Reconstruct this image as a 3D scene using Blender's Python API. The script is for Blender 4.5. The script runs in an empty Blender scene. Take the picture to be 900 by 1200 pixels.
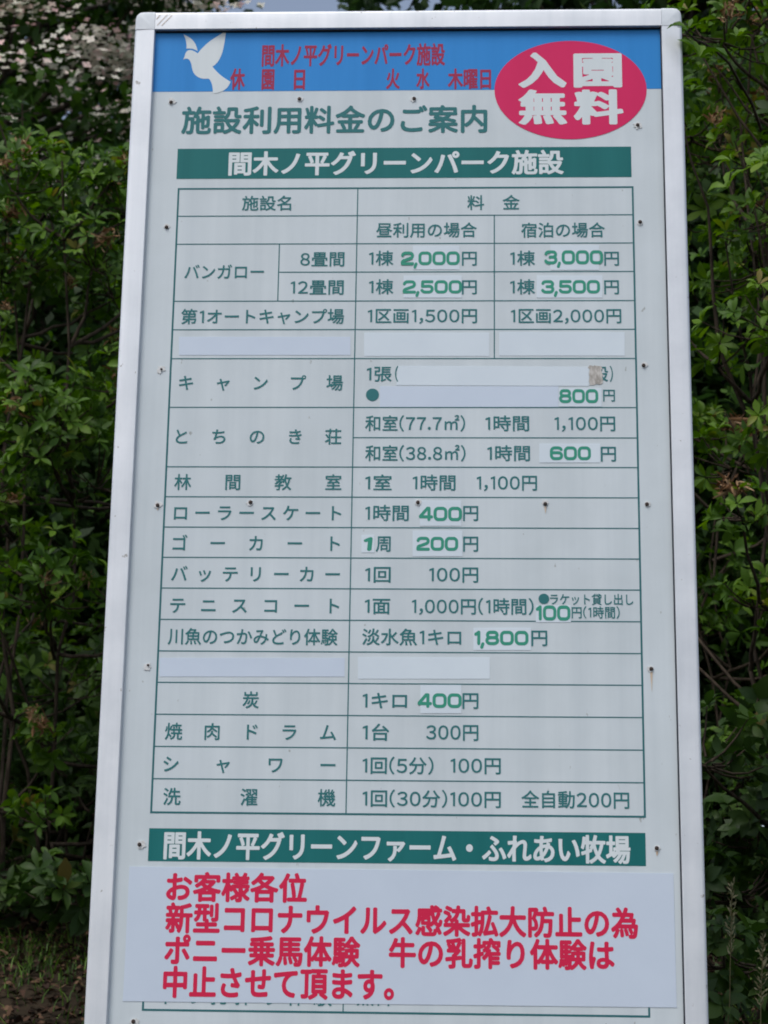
import bpy, bmesh, math, random
import numpy as np
from mathutils import Vector, Matrix

# ------------------------------------------------------------------ camera, sky, sun, exposure
S = bpy.context.scene
COL = S.collection
cam = bpy.data.cameras.new('camera')
camo = bpy.data.objects.new('camera', cam)
COL.objects.link(camo)
camo.matrix_world = Matrix(((0.999064, -0.002781, 0.043178, 0.11898),
                            (0.040886, -0.265788, -0.963164, -3.28462),
                            (0.014155, 0.964028, -0.265425, 1.5),
                            (0, 0, 0, 1)))
cam.sensor_fit = 'VERTICAL'
cam.sensor_height = 36.0
cam.lens = 72.0
cam.clip_start = 0.05
cam.clip_end = 2000
cam.dof.use_dof = True
cam.dof.focus_distance = 3.36
cam.dof.aperture_fstop = 12.5
S.camera = camo

W = bpy.data.worlds.new('World')
S.world = W
W.use_nodes = True
nt = W.node_tree
sky = nt.nodes.new('ShaderNodeTexSky')
sky.sky_type = 'NISHITA'
sky.sun_disc = False
SUN_EL, SUN_AZ = math.radians(58), math.radians(-150)
sky.sun_elevation = SUN_EL
sky.sun_rotation = SUN_AZ
sky.dust_density = 3.0
hs = nt.nodes.new('ShaderNodeHueSaturation')     # overcast: most of the blue is veiled
hs.inputs['Saturation'].default_value = 0.74
nt.links.new(sky.outputs[0], hs.inputs['Color'])
nt.links.new(hs.outputs[0], nt.nodes['Background'].inputs['Color'])
nt.nodes['Background'].inputs['Strength'].default_value = 0.11

sl = bpy.data.lights.new('sun', 'SUN')
sl.energy = 1.0
sl.angle = math.radians(25)
sl.color = (1.0, 0.985, 0.965)
so = bpy.data.objects.new('sun', sl)
COL.objects.link(so)
sd = Vector((math.sin(SUN_AZ) * math.cos(SUN_EL), math.cos(SUN_AZ) * math.cos(SUN_EL), math.sin(SUN_EL)))
so.rotation_euler = sd.to_track_quat('Z', 'Y').to_euler()
so.location = (0, 0, 20)

S.view_settings.view_transform = 'Standard'
S.view_settings.look = 'None'
S.view_settings.exposure = 0.52
S.view_settings.gamma = 1.0
S.view_settings.use_curve_mapping = False
S.render.engine = 'CYCLES'
S.cycles.use_denoising = True
S.cycles.max_bounces = 8
S.cycles.filter_width = 1.85

# ------------------------------------------------------------------ materials
def mat(name, col, rough=0.5, spec=0.5, metal=0.0):
    m = bpy.data.materials.new(name)
    m.use_nodes = True
    b = m.node_tree.nodes['Principled BSDF']
    b.inputs['Base Color'].default_value = (*col, 1)
    b.inputs['Roughness'].default_value = rough
    b.inputs['Specular IOR Level'].default_value = spec
    b.inputs['Metallic'].default_value = metal
    return m

def N(m, kind, **kw):
    n = m.node_tree.nodes.new(kind)
    for k, v in kw.items():
        if k in n.inputs: n.inputs[k].default_value = v
        else: setattr(n, k, v)
    return n

def L(m, a, b): m.node_tree.links.new(a, b)

def ramp(m, stops):
    r = N(m, 'ShaderNodeValToRGB')
    e = r.color_ramp.elements
    while len(e) < len(stops): e.new(0.5)
    for x, (p, c) in zip(e, stops):
        x.position = p
        x.color = (*c, 1)
    return r

def mottled(name, c0, c1, scale=(1, 1, 1), ns=6.0, rough=0.5, spec=0.5, metal=0.0, bump=0.0, lo=0.35, hi=0.65, detail=6):
    m = mat(name, c0, rough, spec, metal)
    b = m.node_tree.nodes['Principled BSDF']
    tc = N(m, 'ShaderNodeTexCoord')
    mp = N(m, 'ShaderNodeMapping')
    mp.inputs['Scale'].default_value = scale
    no = N(m, 'ShaderNodeTexNoise', Scale=ns, Detail=detail, Roughness=0.6)
    L(m, tc.outputs['Object'], mp.inputs['Vector'])
    L(m, mp.outputs[0], no.inputs['Vector'])
    r = ramp(m, [(lo, c0), (hi, c1)])
    L(m, no.outputs['Fac'], r.inputs[0])
    L(m, r.outputs[0], b.inputs['Base Color'])
    if bump:
        bp = N(m, 'ShaderNodeBump', Strength=bump, Distance=0.01)
        L(m, no.outputs['Fac'], bp.inputs['Height'])
        L(m, bp.outputs[0], b.inputs['Normal'])
    return m

def panel_material():
    """white sheet: faint rain streaks running down, small grime specks"""
    m = mat('weathered_panel', (0.7, 0.7, 0.7), 0.38, 0.4)
    b = m.node_tree.nodes['Principled BSDF']
    tc = N(m, 'ShaderNodeTexCoord')
    def noise(scale, ns, det=5):
        mp = N(m, 'ShaderNodeMapping'); mp.inputs['Scale'].default_value = scale
        no = N(m, 'ShaderNodeTexNoise', Scale=ns, Detail=det, Roughness=0.6)
        L(m, tc.outputs['Object'], mp.inputs['Vector']); L(m, mp.outputs[0], no.inputs['Vector'])
        return no.outputs['Fac']
    r1 = ramp(m, [(0.3, (0.59, 0.662, 0.702)), (0.7, (0.665, 0.735, 0.772))])
    L(m, noise((26, 26, 0.9), 1.0), r1.inputs[0])
    r2 = ramp(m, [(0.3, (0.9, 0.905, 0.9)), (0.62, (1, 1, 1))])
    L(m, noise((1, 1, 1), 5.0), r2.inputs[0])
    r3 = ramp(m, [(0.26, (0.62, 0.6, 0.56)), (0.31, (1, 1, 1))])
    L(m, noise((1, 1, 0.6), 60.0, 3), r3.inputs[0])
    m1 = N(m, 'ShaderNodeMixRGB', blend_type='MULTIPLY'); m1.inputs[0].default_value = 1
    m2 = N(m, 'ShaderNodeMixRGB', blend_type='MULTIPLY'); m2.inputs[0].default_value = 1
    L(m, r1.outputs[0], m1.inputs[1]); L(m, r2.outputs[0], m1.inputs[2])
    L(m, m1.outputs[0], m2.inputs[1]); L(m, r3.outputs[0], m2.inputs[2])
    L(m, m2.outputs[0], b.inputs['Base Color'])
    return m

def alu_material():
    """anodised rails: long draw marks, patches of dull film, dark specks of dirt"""
    m = mottled('silver_aluminium', (0.71, 0.75, 0.79), (0.81, 0.84, 0.875), (30, 30, 1.5), 1.0, 0.42, 0.5, 0.25)
    b = m.node_tree.nodes['Principled BSDF']
    base = b.inputs['Base Color'].links[0].from_socket
    tc = N(m, 'ShaderNodeTexCoord')
    a = N(m, 'ShaderNodeTexNoise', Scale=7.0, Detail=5, Roughness=0.6); L(m, tc.outputs['Object'], a.inputs['Vector'])
    r = ramp(m, [(0.35, (0.86, 0.87, 0.88)), (0.6, (1, 1, 1))]); L(m, a.outputs['Fac'], r.inputs[0])
    s = N(m, 'ShaderNodeTexNoise', Scale=75.0, Detail=3, Roughness=0.6); L(m, tc.outputs['Object'], s.inputs['Vector'])
    r2 = ramp(m, [(0.255, (0.5, 0.47, 0.43)), (0.3, (1, 1, 1))]); L(m, s.outputs['Fac'], r2.inputs[0])
    m1 = N(m, 'ShaderNodeMixRGB', blend_type='MULTIPLY'); m1.inputs[0].default_value = 1
    m2 = N(m, 'ShaderNodeMixRGB', blend_type='MULTIPLY'); m2.inputs[0].default_value = 1
    L(m, base, m1.inputs[1]); L(m, r.outputs[0], m1.inputs[2]); L(m, m1.outputs[0], m2.inputs[1]); L(m, r2.outputs[0], m2.inputs[2])
    L(m, m2.outputs[0], b.inputs['Base Color'])
    rr = N(m, 'ShaderNodeMapRange'); rr.inputs['To Min'].default_value = 0.55; rr.inputs['To Max'].default_value = 0.3
    L(m, a.outputs['Fac'], rr.inputs['Value']); L(m, rr.outputs[0], b.inputs['Roughness'])
    return m

def leaf_material(name, dark, mid, light, rough=0.5, trans=0.3, age=None):
    """leaf colour from each leaf's own random value, thin leaf lets some light through"""
    m = mat(name, mid, rough, 0.22)
    nt = m.node_tree
    b = nt.nodes['Principled BSDF']
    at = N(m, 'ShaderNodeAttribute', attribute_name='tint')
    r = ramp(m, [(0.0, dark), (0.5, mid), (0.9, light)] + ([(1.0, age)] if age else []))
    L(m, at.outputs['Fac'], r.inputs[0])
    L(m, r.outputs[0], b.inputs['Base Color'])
    tr = N(m, 'ShaderNodeBsdfTranslucent')
    hs = N(m, 'ShaderNodeHueSaturation', Saturation=1.15, Value=1.5)
    L(m, r.outputs[0], hs.inputs['Color'])
    L(m, hs.outputs[0], tr.inputs['Color'])
    mx = N(m, 'ShaderNodeMixShader'); mx.inputs[0].default_value = trans
    L(m, b.outputs[0], mx.inputs[1]); L(m, tr.outputs[0], mx.inputs[2])
    L(m, mx.outputs[0], nt.nodes['Material Output'].inputs['Surface'])
    return m

M = {
    'panel': panel_material(),
    'alu': alu_material(),
    'cap': mottled('grey_plastic', (0.63, 0.685, 0.735), (0.74, 0.79, 0.83), ns=30, rough=0.5),
    'blue': mottled('blue_print', (0.018, 0.232, 0.62), (0.026, 0.262, 0.68), (20, 20, 1), 1.0, 0.45, 0.25),
    'green': mottled('green_print', (0.006, 0.142, 0.142), (0.011, 0.166, 0.166), (20, 20, 1), 1.0, 0.45, 0.22),
    'teal': mat('teal_ink', (0.035, 0.18, 0.19), 0.5, 0.2),
    'line': mat('teal_line_ink', (0.03, 0.15, 0.165), 0.5, 0.2),
    'white': mottled('white_print', (0.66, 0.73, 0.755), (0.71, 0.775, 0.80), (25, 25, 1), 1.0, 0.4, 0.4),
    'red': mat('red_ink', (0.66, 0.018, 0.075), 0.45, 0.2),
    'red_dull': mat('faded_red_ink', (0.36, 0.03, 0.085), 0.5, 0.2),
    'pink': mottled('magenta_print', (0.66, 0.016, 0.115), (0.71, 0.02, 0.13), (8, 8, 2), 1.0, 0.45, 0.22),
    'digit': mat('green_ink', (0.045, 0.31, 0.215), 0.45, 0.2),
    'pale': mottled('white_vinyl', (0.65, 0.738, 0.808), (0.69, 0.78, 0.845), ns=9, rough=0.35, spec=0.4),
    'bluish': mottled('bluish_vinyl', (0.58, 0.67, 0.79), (0.612, 0.702, 0.818), ns=9, rough=0.4, spec=0.4),
    'notice': mottled('notice_vinyl', (0.575, 0.66, 0.775), (0.605, 0.692, 0.805), ns=7, rough=0.35, spec=0.4, bump=0.06),
    'residue': mottled('torn_paper_residue', (0.36, 0.34, 0.31), (0.6, 0.58, 0.55), (90, 90, 40), 1.5, 0.9, 0.2, lo=0.42, hi=0.6),
    'rubber_and_shade': mat('dark_rubber_and_shade', (0.03, 0.035, 0.05), 0.7, 0.2),
    'rust': mottled('rusty_screw', (0.018, 0.015, 0.014), (0.06, 0.035, 0.025), ns=300, rough=0.7),
    'rustrun': mottled('rust_stain', (0.52, 0.36, 0.22), (0.66, 0.6, 0.52), (200, 200, 40), 1.0, 0.6, 0.3),
    'washer': mottled('chipped_white_washer', (0.56, 0.57, 0.56), (0.74, 0.77, 0.78), ns=220, rough=0.5),
    'steel': mottled('galvanised_post', (0.38, 0.39, 0.4), (0.5, 0.51, 0.52), ns=25, rough=0.5, metal=0.6),
    'bark': mottled('grey_brown_bark', (0.025, 0.02, 0.015), (0.085, 0.07, 0.055), (30, 30, 6), 1.2, 0.9, 0.2, bump=0.5),
    'twig': mottled('brown_twig', (0.025, 0.018, 0.012), (0.075, 0.056, 0.04), (60, 60, 15), 1.2, 0.85, 0.2),
    'azalea': leaf_material('azalea_leaf', (0.021, 0.052, 0.008), (0.06, 0.133, 0.013), (0.14, 0.25, 0.026), age=(0.19, 0.16, 0.04)),
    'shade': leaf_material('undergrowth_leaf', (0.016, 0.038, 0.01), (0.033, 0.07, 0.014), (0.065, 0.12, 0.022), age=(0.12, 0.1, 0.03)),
    'dogwood': leaf_material('dogwood_leaf', (0.02, 0.05, 0.012), (0.04, 0.095, 0.016), (0.07, 0.14, 0.022)),
    'broad': leaf_material('broadleaf_leaf', (0.016, 0.036, 0.012), (0.03, 0.065, 0.018), (0.06, 0.11, 0.025)),
    'bract': leaf_material('dogwood_bract', (0.64, 0.66, 0.53), (0.74, 0.69, 0.6), (0.72, 0.42, 0.42), 0.6, 0.2),
    'wither': leaf_material('withered_petal', (0.1, 0.05, 0.025), (0.25, 0.135, 0.065), (0.42, 0.29, 0.17), 0.8, 0.15),
    'litter': leaf_material('fallen_leaf', (0.025, 0.013, 0.008), (0.06, 0.03, 0.017), (0.12, 0.07, 0.04), 0.8, 0.0),
    'grass': leaf_material('grass_blade', (0.025, 0.055, 0.012), (0.05, 0.105, 0.02), (0.13, 0.23, 0.04), 0.5, 0.25),
    'straw': leaf_material('dry_grass', (0.17, 0.15, 0.07), (0.27, 0.25, 0.14), (0.36, 0.33, 0.2), 0.7, 0.2),
}

# ------------------------------------------------------------------ object helpers
def mesh(name, V, F, smooth=False, tint=None):
    """V (n,3), F list or array of equal-length faces"""
    me = bpy.data.meshes.new(name)
    V = np.asarray(V, np.float32)
    if isinstance(F, np.ndarray):
        k = F.shape[1]
        me.vertices.add(len(V)); me.vertices.foreach_set('co', V.ravel())
        me.loops.add(F.size); me.loops.foreach_set('vertex_index', F.ravel().astype(np.int32))
        me.polygons.add(len(F)); me.polygons.foreach_set('loop_start', np.arange(0, F.size, k, dtype=np.int32))
        me.update(calc_edges=True)
    else:
        me.from_pydata(V.tolist(), [], F)
    if smooth: me.polygons.foreach_set('use_smooth', np.ones(len(me.polygons), bool))
    if tint is not None:
        a = me.attributes.new('tint', 'FLOAT', 'POINT')
        a.data.foreach_set('value', np.asarray(tint, np.float32))
    me.validate()
    return me

def link(name, me, m, parent=None, loc=None):
    o = bpy.data.objects.new(name, me)
    COL.objects.link(o)
    if m is not None and not me.materials: me.materials.append(m)
    if parent: o.parent = parent
    if loc is not None: o.location = loc
    return o

def thing(name, label, cat, loc, group=None):
    o = bpy.data.objects.new(name, None)
    o.empty_display_size = 0.1
    COL.objects.link(o)
    o.location = loc
    o['label'] = label; o['category'] = cat
    if group: o['group'] = group
    return o

def merge(parts):
    """parts: list of (V, F(k columns), tint) -> one"""
    Vs, Fs, Ts, n = [], [], [], 0
    for V, F, T in parts:
        Vs.append(V); Fs.append(F + n); Ts.append(T); n += len(V)
    return np.concatenate(Vs), np.concatenate(Fs), np.concatenate(Ts)

def tube(P, R, k=6):
    """tapered tube along points"""
    P = np.asarray(P, float); n = len(P)
    T = np.gradient(P, axis=0); T /= np.linalg.norm(T, axis=1)[:, None] + 1e-9
    ref = np.array([0.31, 0.17, 0.93]) if abs(T[0] @ np.array([0.31, 0.17, 0.93])) < 0.9 else np.array([1.0, 0, 0])
    U = np.cross(T, ref); U /= np.linalg.norm(U, axis=1)[:, None] + 1e-9
    Vv = np.cross(T, U)
    a = np.arange(k) * 2 * math.pi / k
    R = np.broadcast_to(np.asarray(R, float), (n,))
    V = P[:, None, :] + R[:, None, None] * (np.cos(a)[None, :, None] * U[:, None, :] + np.sin(a)[None, :, None] * Vv[:, None, :])
    i = np.arange(n - 1)[:, None] * k; j = np.arange(k)[None, :]; j2 = (j + 1) % k
    F = np.stack([i + j, i + j2, i + k + j2, i + k + j], -1).reshape(-1, 4)
    return V.reshape(-1, 3), F, np.zeros(n * k)

def box(x0, x1, y0, y1, z0, z1):
    V = [(x, y, z) for x in (x0, x1) for y in (y0, y1) for z in (z0, z1)]
    F = [(0, 1, 3, 2), (4, 6, 7, 5), (0, 4, 5, 1), (2, 3, 7, 6), (0, 2, 6, 4), (1, 5, 7, 3)]
    return V, F

# ------------------------------------------------------------------ terrain
_gy = [-60, -4, -1.6, 0, 1.2, 2.0, 3.0, 4.0, 6.0, 12, 40, 400]
_gz = [0, 0, 0.12, 0.75, 1.30, 1.63, 1.93, 2.10, 2.28, 2.7, 4.5, 10]
def ground_z(x, y):
    x = np.asarray(x, float); y = np.asarray(y, float)
    z = sum(np.interp(y + d, _gy, _gz) for d in (-0.3, -0.1, 0.1, 0.3)) / 4
    return z + 0.025 * np.sin(x * 2.3 + y * 1.7) * np.sin(y * 2.9 - x) + 0.05 * np.sin(x * 0.5 + 1) * np.clip((y + 2) / 3, 0, 1)

gx = np.unique(np.concatenate([np.linspace(-400, 400, 41), np.linspace(-12, 12, 97)]))
gy = np.unique(np.concatenate([np.linspace(-60, 400, 47), np.linspace(-5, 14, 96)]))
X, Y = np.meshgrid(gx, gy)
V = np.stack([X, Y, ground_z(X, Y)], -1).reshape(-1, 3)
i, j = np.meshgrid(np.arange(len(gy) - 1), np.arange(len(gx) - 1), indexing='ij')
n = len(gx)
F = np.stack([i * n + j, i * n + j + 1, (i + 1) * n + j + 1, (i + 1) * n + j], -1).reshape(-1, 4)
gm = mottled('soil', (0.014, 0.011, 0.007), (0.042, 0.031, 0.02), ns=5.0, rough=0.95, spec=0.1, bump=0.6, detail=12)
g = link('ground', mesh('ground', V, F, True), gm)
g['kind'] = 'structure'

# ------------------------------------------------------------------ lettering: outlines to flat print
_tc = bpy.data.curves.new('glyph_source', 'FONT')
_to = bpy.data.objects.new('glyph_source', _tc)
COL.objects.link(_to)
FW = {**{str(d): chr(0xFF10 + d) for d in range(10)}, '(': '（', ')': '）', ',': '，', '.': '．'}
_raw = {}
def raw_glyph(ch):
    """outline loops in em units + (left, right) of the ink"""
    if ch in _raw: return _raw[ch]
    if ch == '1':                                        # plain one: stem and flag, no foot
        _raw[ch] = [np.array([(.17, 0), (.252, 0), (.252, .735), (.195, .735), (.03, .66), (.03, .585), (.17, .64)])]
        return _raw[ch]
    _tc.body = FW.get(ch, ch)
    dg = bpy.context.evaluated_depsgraph_get()
    oe = _to.evaluated_get(dg)
    cu = oe.to_curve(dg)
    loops = []
    for sp in cu.splines:
        bp = sp.bezier_points
        pts = []
        for q in range(len(bp)):
            a, b = bp[q], bp[(q + 1) % len(bp)]
            p0, p1, p2, p3 = (np.array(v[:2]) for v in (a.co, a.handle_right, b.handle_left, b.co))
            straight = abs(np.cross(p1 - p0, p3 - p0)) + abs(np.cross(p2 - p0, p3 - p0)) < 2e-4
            for s in ([0] if straight else [0, .25, .5, .75]):
                pts.append(p0 * (1 - s) ** 3 + 3 * p1 * s * (1 - s) ** 2 + 3 * p2 * s * s * (1 - s) + p3 * s ** 3)
        loops.append(np.array(pts))
    oe.to_curve_clear()
    _raw[ch] = loops
    return loops

GN = 132
def seg_dist(A, B, P):
    d = B - A
    t = np.clip(((P[:, None] - A) * d).sum(-1) / ((d * d).sum(-1) + 1e-12), 0, 1)
    return np.sqrt((((A + t[..., None] * d) - P[:, None]) ** 2).sum(-1).min(1))

def grid(lo, hi):
    nx = GN; step = (hi[0] - lo[0]) / (nx - 1); ny = int((hi[1] - lo[1]) / step) + 2
    xs = lo[0] + step * np.arange(nx); ys = lo[1] + step * np.arange(ny)
    gx, gy = np.meshgrid(xs, ys)
    return xs, ys, np.stack([gx, gy], -1).reshape(-1, 2)

def sdf(loops, lo, hi):
    xs, ys, P = grid(lo, hi)
    A = np.concatenate(loops); B = np.concatenate([np.roll(l, -1, 0) for l in loops])
    D = np.concatenate([seg_dist(A, B, P[c:c + 4000]) for c in range(0, len(P), 4000)])
    wn = np.zeros(len(P), int)
    for a, b in zip(A, B):
        if a[1] == b[1]: continue
        up = (a[1] <= P[:, 1]) & (b[1] > P[:, 1]); dn = (b[1] <= P[:, 1]) & (a[1] > P[:, 1])
        xi = a[0] + (P[:, 1] - a[1]) * (b[0] - a[0]) / (b[1] - a[1])
        wn += (up & (xi > P[:, 0])).astype(int) - (dn & (xi > P[:, 0])).astype(int)
    D[wn != 0] *= -1
    return xs, ys, D.reshape(len(ys), len(xs))

def contour(xs, ys, D):
    """closed iso-0 loops of the field (inside negative)"""
    D = np.where(np.abs(D) < 1e-7, 1e-7, D)
    ins = D < 0
    nxt = {}
    def pt(a, b):
        (r0, c0), (r1, c1) = a, b
        t = D[r0, c0] / (D[r0, c0] - D[r1, c1])
        return (xs[c0] + t * (xs[c1] - xs[c0]), ys[r0] + t * (ys[r1] - ys[r0]))
    q = ins[:-1, :-1].astype(int) + ins[:-1, 1:] + ins[1:, 1:] + ins[1:, :-1]
    for r, c in zip(*np.nonzero((q > 0) & (q < 4))):
        cs = [(r, c), (r, c + 1), (r + 1, c + 1), (r + 1, c)]
        st = [ins[k] for k in cs]
        ent, ext = [], []
        for k in range(4):
            a, b = cs[k], cs[(k + 1) % 4]
            if st[k] and not st[(k + 1) % 4]: ext.append((min(a, b), max(a, b)))
            if not st[k] and st[(k + 1) % 4]: ent.append((min(a, b), max(a, b)))
        if len(ext) == 2 and D[r:r + 2, c:c + 2].mean() < 0: ent = ent[::-1]
        for a, b in zip(ext, ent): nxt[a] = b
    loops = []
    while nxt:
        k0 = next(iter(nxt)); k = k0; l = []
        while k in nxt:
            l.append(pt(*k)); k = nxt.pop(k)
        if len(l) > 5:
            l = np.array(l)
            keep = [0]                                   # thin out straight runs
            for q in range(1, len(l) - 1):
                a, b, c2 = l[keep[-1]], l[q], l[q + 1]
                if abs(np.cross(b - a, c2 - a)) > 2e-5 or np.linalg.norm(b - a) > 0.15: keep.append(q)
            keep.append(len(l) - 1)
            loops.append(l[keep])
    return loops

# style: erode, dilate, horizontal squeeze before dilating (heavier verticals)
STYLE = {'reg': (0, 0.012, 1.0), 'cond': (0, 0.024, 0.75), 'maru': (0.018, 0.042, 1.0), 'heavy': (0, 0.03, 0.62), 'bold': (0, 0.026, 0.8), 'notice': (0.012, 0.046, 1.0)}
_gl = {}
def glyph(ch, style):
    k = (ch, style)
    if k in _gl: return _gl[k]
    loops = raw_glyph(ch)
    if loops and STYLE[style]:
        er, di, sq = STYLE[style]
        ls = [l * (sq, 1) for l in loops]
        P = np.concatenate(ls); lo, hi = P.min(0) - 0.09, P.max(0) + 0.09
        if er:
            e = contour(*(lambda x, y, d: (x, y, d + er))(*sdf(ls, lo, hi)))
            ls = e or ls
        ls = contour(*(lambda x, y, d: (x, y, d - di))(*sdf(ls, lo, hi)))
        loops = [l / (sq, 1) for l in ls]
    _gl[k] = loops
    return loops

def arc(cx, cy, rx, ry, a0, a1, n=10):
    a = np.radians(np.linspace(a0, a1, n)); return [(cx + rx * math.cos(t), cy + ry * math.sin(t)) for t in a]
H_ = 0.108                                                # half stroke of the wide green numerals
_rr = arc(.64, .64, .24, .24, 0, 90) + arc(.36, .64, .24, .24, 90, 180) + arc(.36, .36, .24, .24, 180, 270) + arc(.64, .36, .24, .24, 270, 360)
DIGIT = {
    '0': (1.0, [_rr + _rr[:1]]),
    '1': (0.42, [[(.05, .74), (.26, .88), (.26, .12)]]),
    '2': (1.0, [[(.13, .72)] + arc(.36, .7, .23, .18, 150, 90, 4) + arc(.66, .69, .21, .19, 90, -60, 8) + [(.3, .36)] + arc(.32, .22, .2, .14, 110, 180, 4) + [(.12, .12), (.88, .12)]]),
    '3': (1.0, [arc(.36, .7, .22, .18, 165, 90, 4) + arc(.66, .7, .2, .18, 90, -90, 8) + [(.45, .52)], [(.45, .52)] + arc(.66, .32, .22, .2, 90, -90, 8) + arc(.36, .3, .24, .18, 270, 195, 4)]),
    '4': (1.0, [[(.72, .12), (.72, .88), (.6, .88), (.12, .34), (.12, .3), (.9, .3)]]),
    '5': (1.0, [[(.86, .88), (.18, .88), (.16, .54)] + arc(.64, .34, .24, .22, 90, -90, 8) + arc(.36, .3, .24, .18, 270, 195, 4)]),
    '6': (1.0, [arc(.64, .7, .22, .18, 20, 90, 4) + arc(.36, .64, .24, .24, 90, 180, 6) + arc(.36, .34, .24, .22, 180, 270, 6) + arc(.64, .33, .24, .21, 270, 450, 9) + [(.2, .54)]]),
    '8': (1.0, [arc(.64, .7, .2, .18, -90, 90, 7) + arc(.36, .7, .2, .18, 90, 270, 7) + [(.64, .52)], arc(.64, .32, .24, .2, -90, 90, 7) + arc(.36, .32, .24, .2, 90, 270, 7) + [(.64, .12)]]),
    ',': (0.2, [[(.1, .1), (.02, -.13)]]),
}
def digit_loops(ch):
    k = (ch, 'digit')
    if k in _gl: return _gl[k]
    lines = [np.array(l) for l in DIGIT[ch][1]]
    xs, ys, P = grid((-.2, -.35), (1.2, 1.15))
    A = np.concatenate([l[:-1] for l in lines]); B = np.concatenate([l[1:] for l in lines])
    D = np.concatenate([seg_dist(A, B, P[c:c + 4000]) for c in range(0, len(P), 4000)]) - H_
    _gl[k] = contour(xs, ys, D.reshape(len(ys), len(xs)))
    return _gl[k]

def fill(name, loops, y):
    """flat filled shape from loops of (x, z), lying at depth y"""
    cu = bpy.data.curves.new('fill', 'CURVE'); cu.dimensions = '2D'; cu.fill_mode = 'BOTH'
    for l in loops:
        sp = cu.splines.new('POLY'); sp.points.add(len(l) - 1)
        sp.points.foreach_set('co', np.concatenate([l * 10, np.zeros((len(l), 1)), np.ones((len(l), 1))], 1).ravel())
        sp.use_cyclic_u = True
    o = bpy.data.objects.new('fill', cu); COL.objects.link(o)
    dg = bpy.context.evaluated_depsgraph_get()
    me = bpy.data.meshes.new_from_object(o.evaluated_get(dg))
    co = np.zeros(len(me.vertices) * 3, np.float32); me.vertices.foreach_get('co', co)
    co = co.reshape(-1, 3) / 10
    me.vertices.foreach_set('co', np.stack([co[:, 0], np.full(len(co), y), co[:, 1]], -1).ravel())
    me.update()
    me.name = name
    me.materials.clear()
    for a in list(me.uv_layers): me.uv_layers.remove(a)
    bm = bmesh.new(); bm.from_mesh(me)
    for f in bm.faces:
        if f.normal.y > 0: f.normal_flip()
    bm.to_mesh(me); bm.free()
    bpy.data.objects.remove(o); bpy.data.curves.remove(cu)
    return me

# ------------------------------------------------------------------ the sign board
# board coordinates: u to the right, v downwards, millimetres, from the panel's top left corner
BASE = float(ground_z(0, 0.02)) - 0.02
TOPZ = 3.29458
PW, PH = 900.0, 1810.0
sign = thing('sign_board', 'tall white price board in a silver frame standing before the shrubs', 'sign', (0, 0, BASE))
def B(p): p = np.asarray(p, float); return np.stack([(p[..., 0] - PW / 2) / 1000, TOPZ - BASE - p[..., 1] / 1000], -1)
def bx(name, m, u0, u1, v0, v1, y0, y1, parent):
    (x0, z1), (x1, z0) = B((u0, v0)), B((u1, v1))
    V, F = box(x0, x1, y0, y1, z0, z1)
    return link(name, mesh(name, V, F), m, parent)
# layers of print and vinyl are only fractions of a millimetre apart
THIN = 0.55
def flat(name, m, pts, y, parent):
    if y > -0.005: y *= THIN
    return link(name, fill(name, [B(p) for p in pts], y), m, parent)

panel = bx('panel', M['panel'], 0, PW, 0, PH, 0.0, 0.004, sign)

def sweep(name, prof, a, b, m, parent):
    """extrude a closed (u-offset, y) profile along z or x; prof gives points for both ends"""
    n = len(prof); V = [a(*p) for p in prof] + [b(*p) for p in prof]
    F = [(k, (k + 1) % n, n + (k + 1) % n, n + k) for k in range(n)] + [tuple(range(n))[::-1], tuple(range(n, 2 * n))]
    me = mesh(name, V, F)
    bm = bmesh.new(); bm.from_mesh(me); bmesh.ops.recalc_face_normals(bm, faces=bm.faces); bm.to_mesh(me); bm.free()
    me.polygons.foreach_set('use_smooth', [len(p.vertices) == 4 for p in me.polygons])
    me.set_sharp_from_angle(angle=math.radians(35))
    return link(name, me, m, parent)
FR = 36.0
prof = [(0, 24), (0, -3.2)] + [(6 - 6 * math.cos(t), -3.2 - 6 * math.sin(t)) for t in np.linspace(0.15, math.pi / 2, 9)] + [(20, -9.8), (35, -10), (36, -9), (36.4, -0.2), (36.4, -0.1), (30, -0.1), (30, 24)]
XL, XR = -(PW / 2 + FR) / 1000, (PW / 2 + FR) / 1000
zt, zb = TOPZ - BASE + FR / 1000, TOPZ - BASE - (PH + FR) / 1000
c = FR / 1000
sweep('frame_rail', prof, lambda s, y: (XL + s / 1000, y / 1000, zt - c), lambda s, y: (XL + s / 1000, y / 1000, zb + c), M['alu'], sign)
sweep('frame_rail', prof, lambda s, y: (XR - s / 1000, y / 1000, zt - c), lambda s, y: (XR - s / 1000, y / 1000, zb + c), M['alu'], sign)
sweep('frame_rail', prof, lambda s, y: (XL + c, y / 1000, zt - s / 1000), lambda s, y: (XR - c, y / 1000, zt - s / 1000), M['alu'], sign)
sweep('frame_rail', prof, lambda s, y: (XL + c, y / 1000, zb + s / 1000), lambda s, y: (XR - c, y / 1000, zb + s / 1000), M['alu'], sign)
for u0, u1, v0, v1, d in ((PW - 2.2, PW - .45, 0, PH, .006), (1.4, PW - 2.3, .45, 2.2, .004)):  # right: gasket; top: dark strip standing in for the rail's shade
    bx('gasket_and_shade_strip', M['rubber_and_shade'], u0, u1, v0, v1, -d, -.0001, sign)
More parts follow.
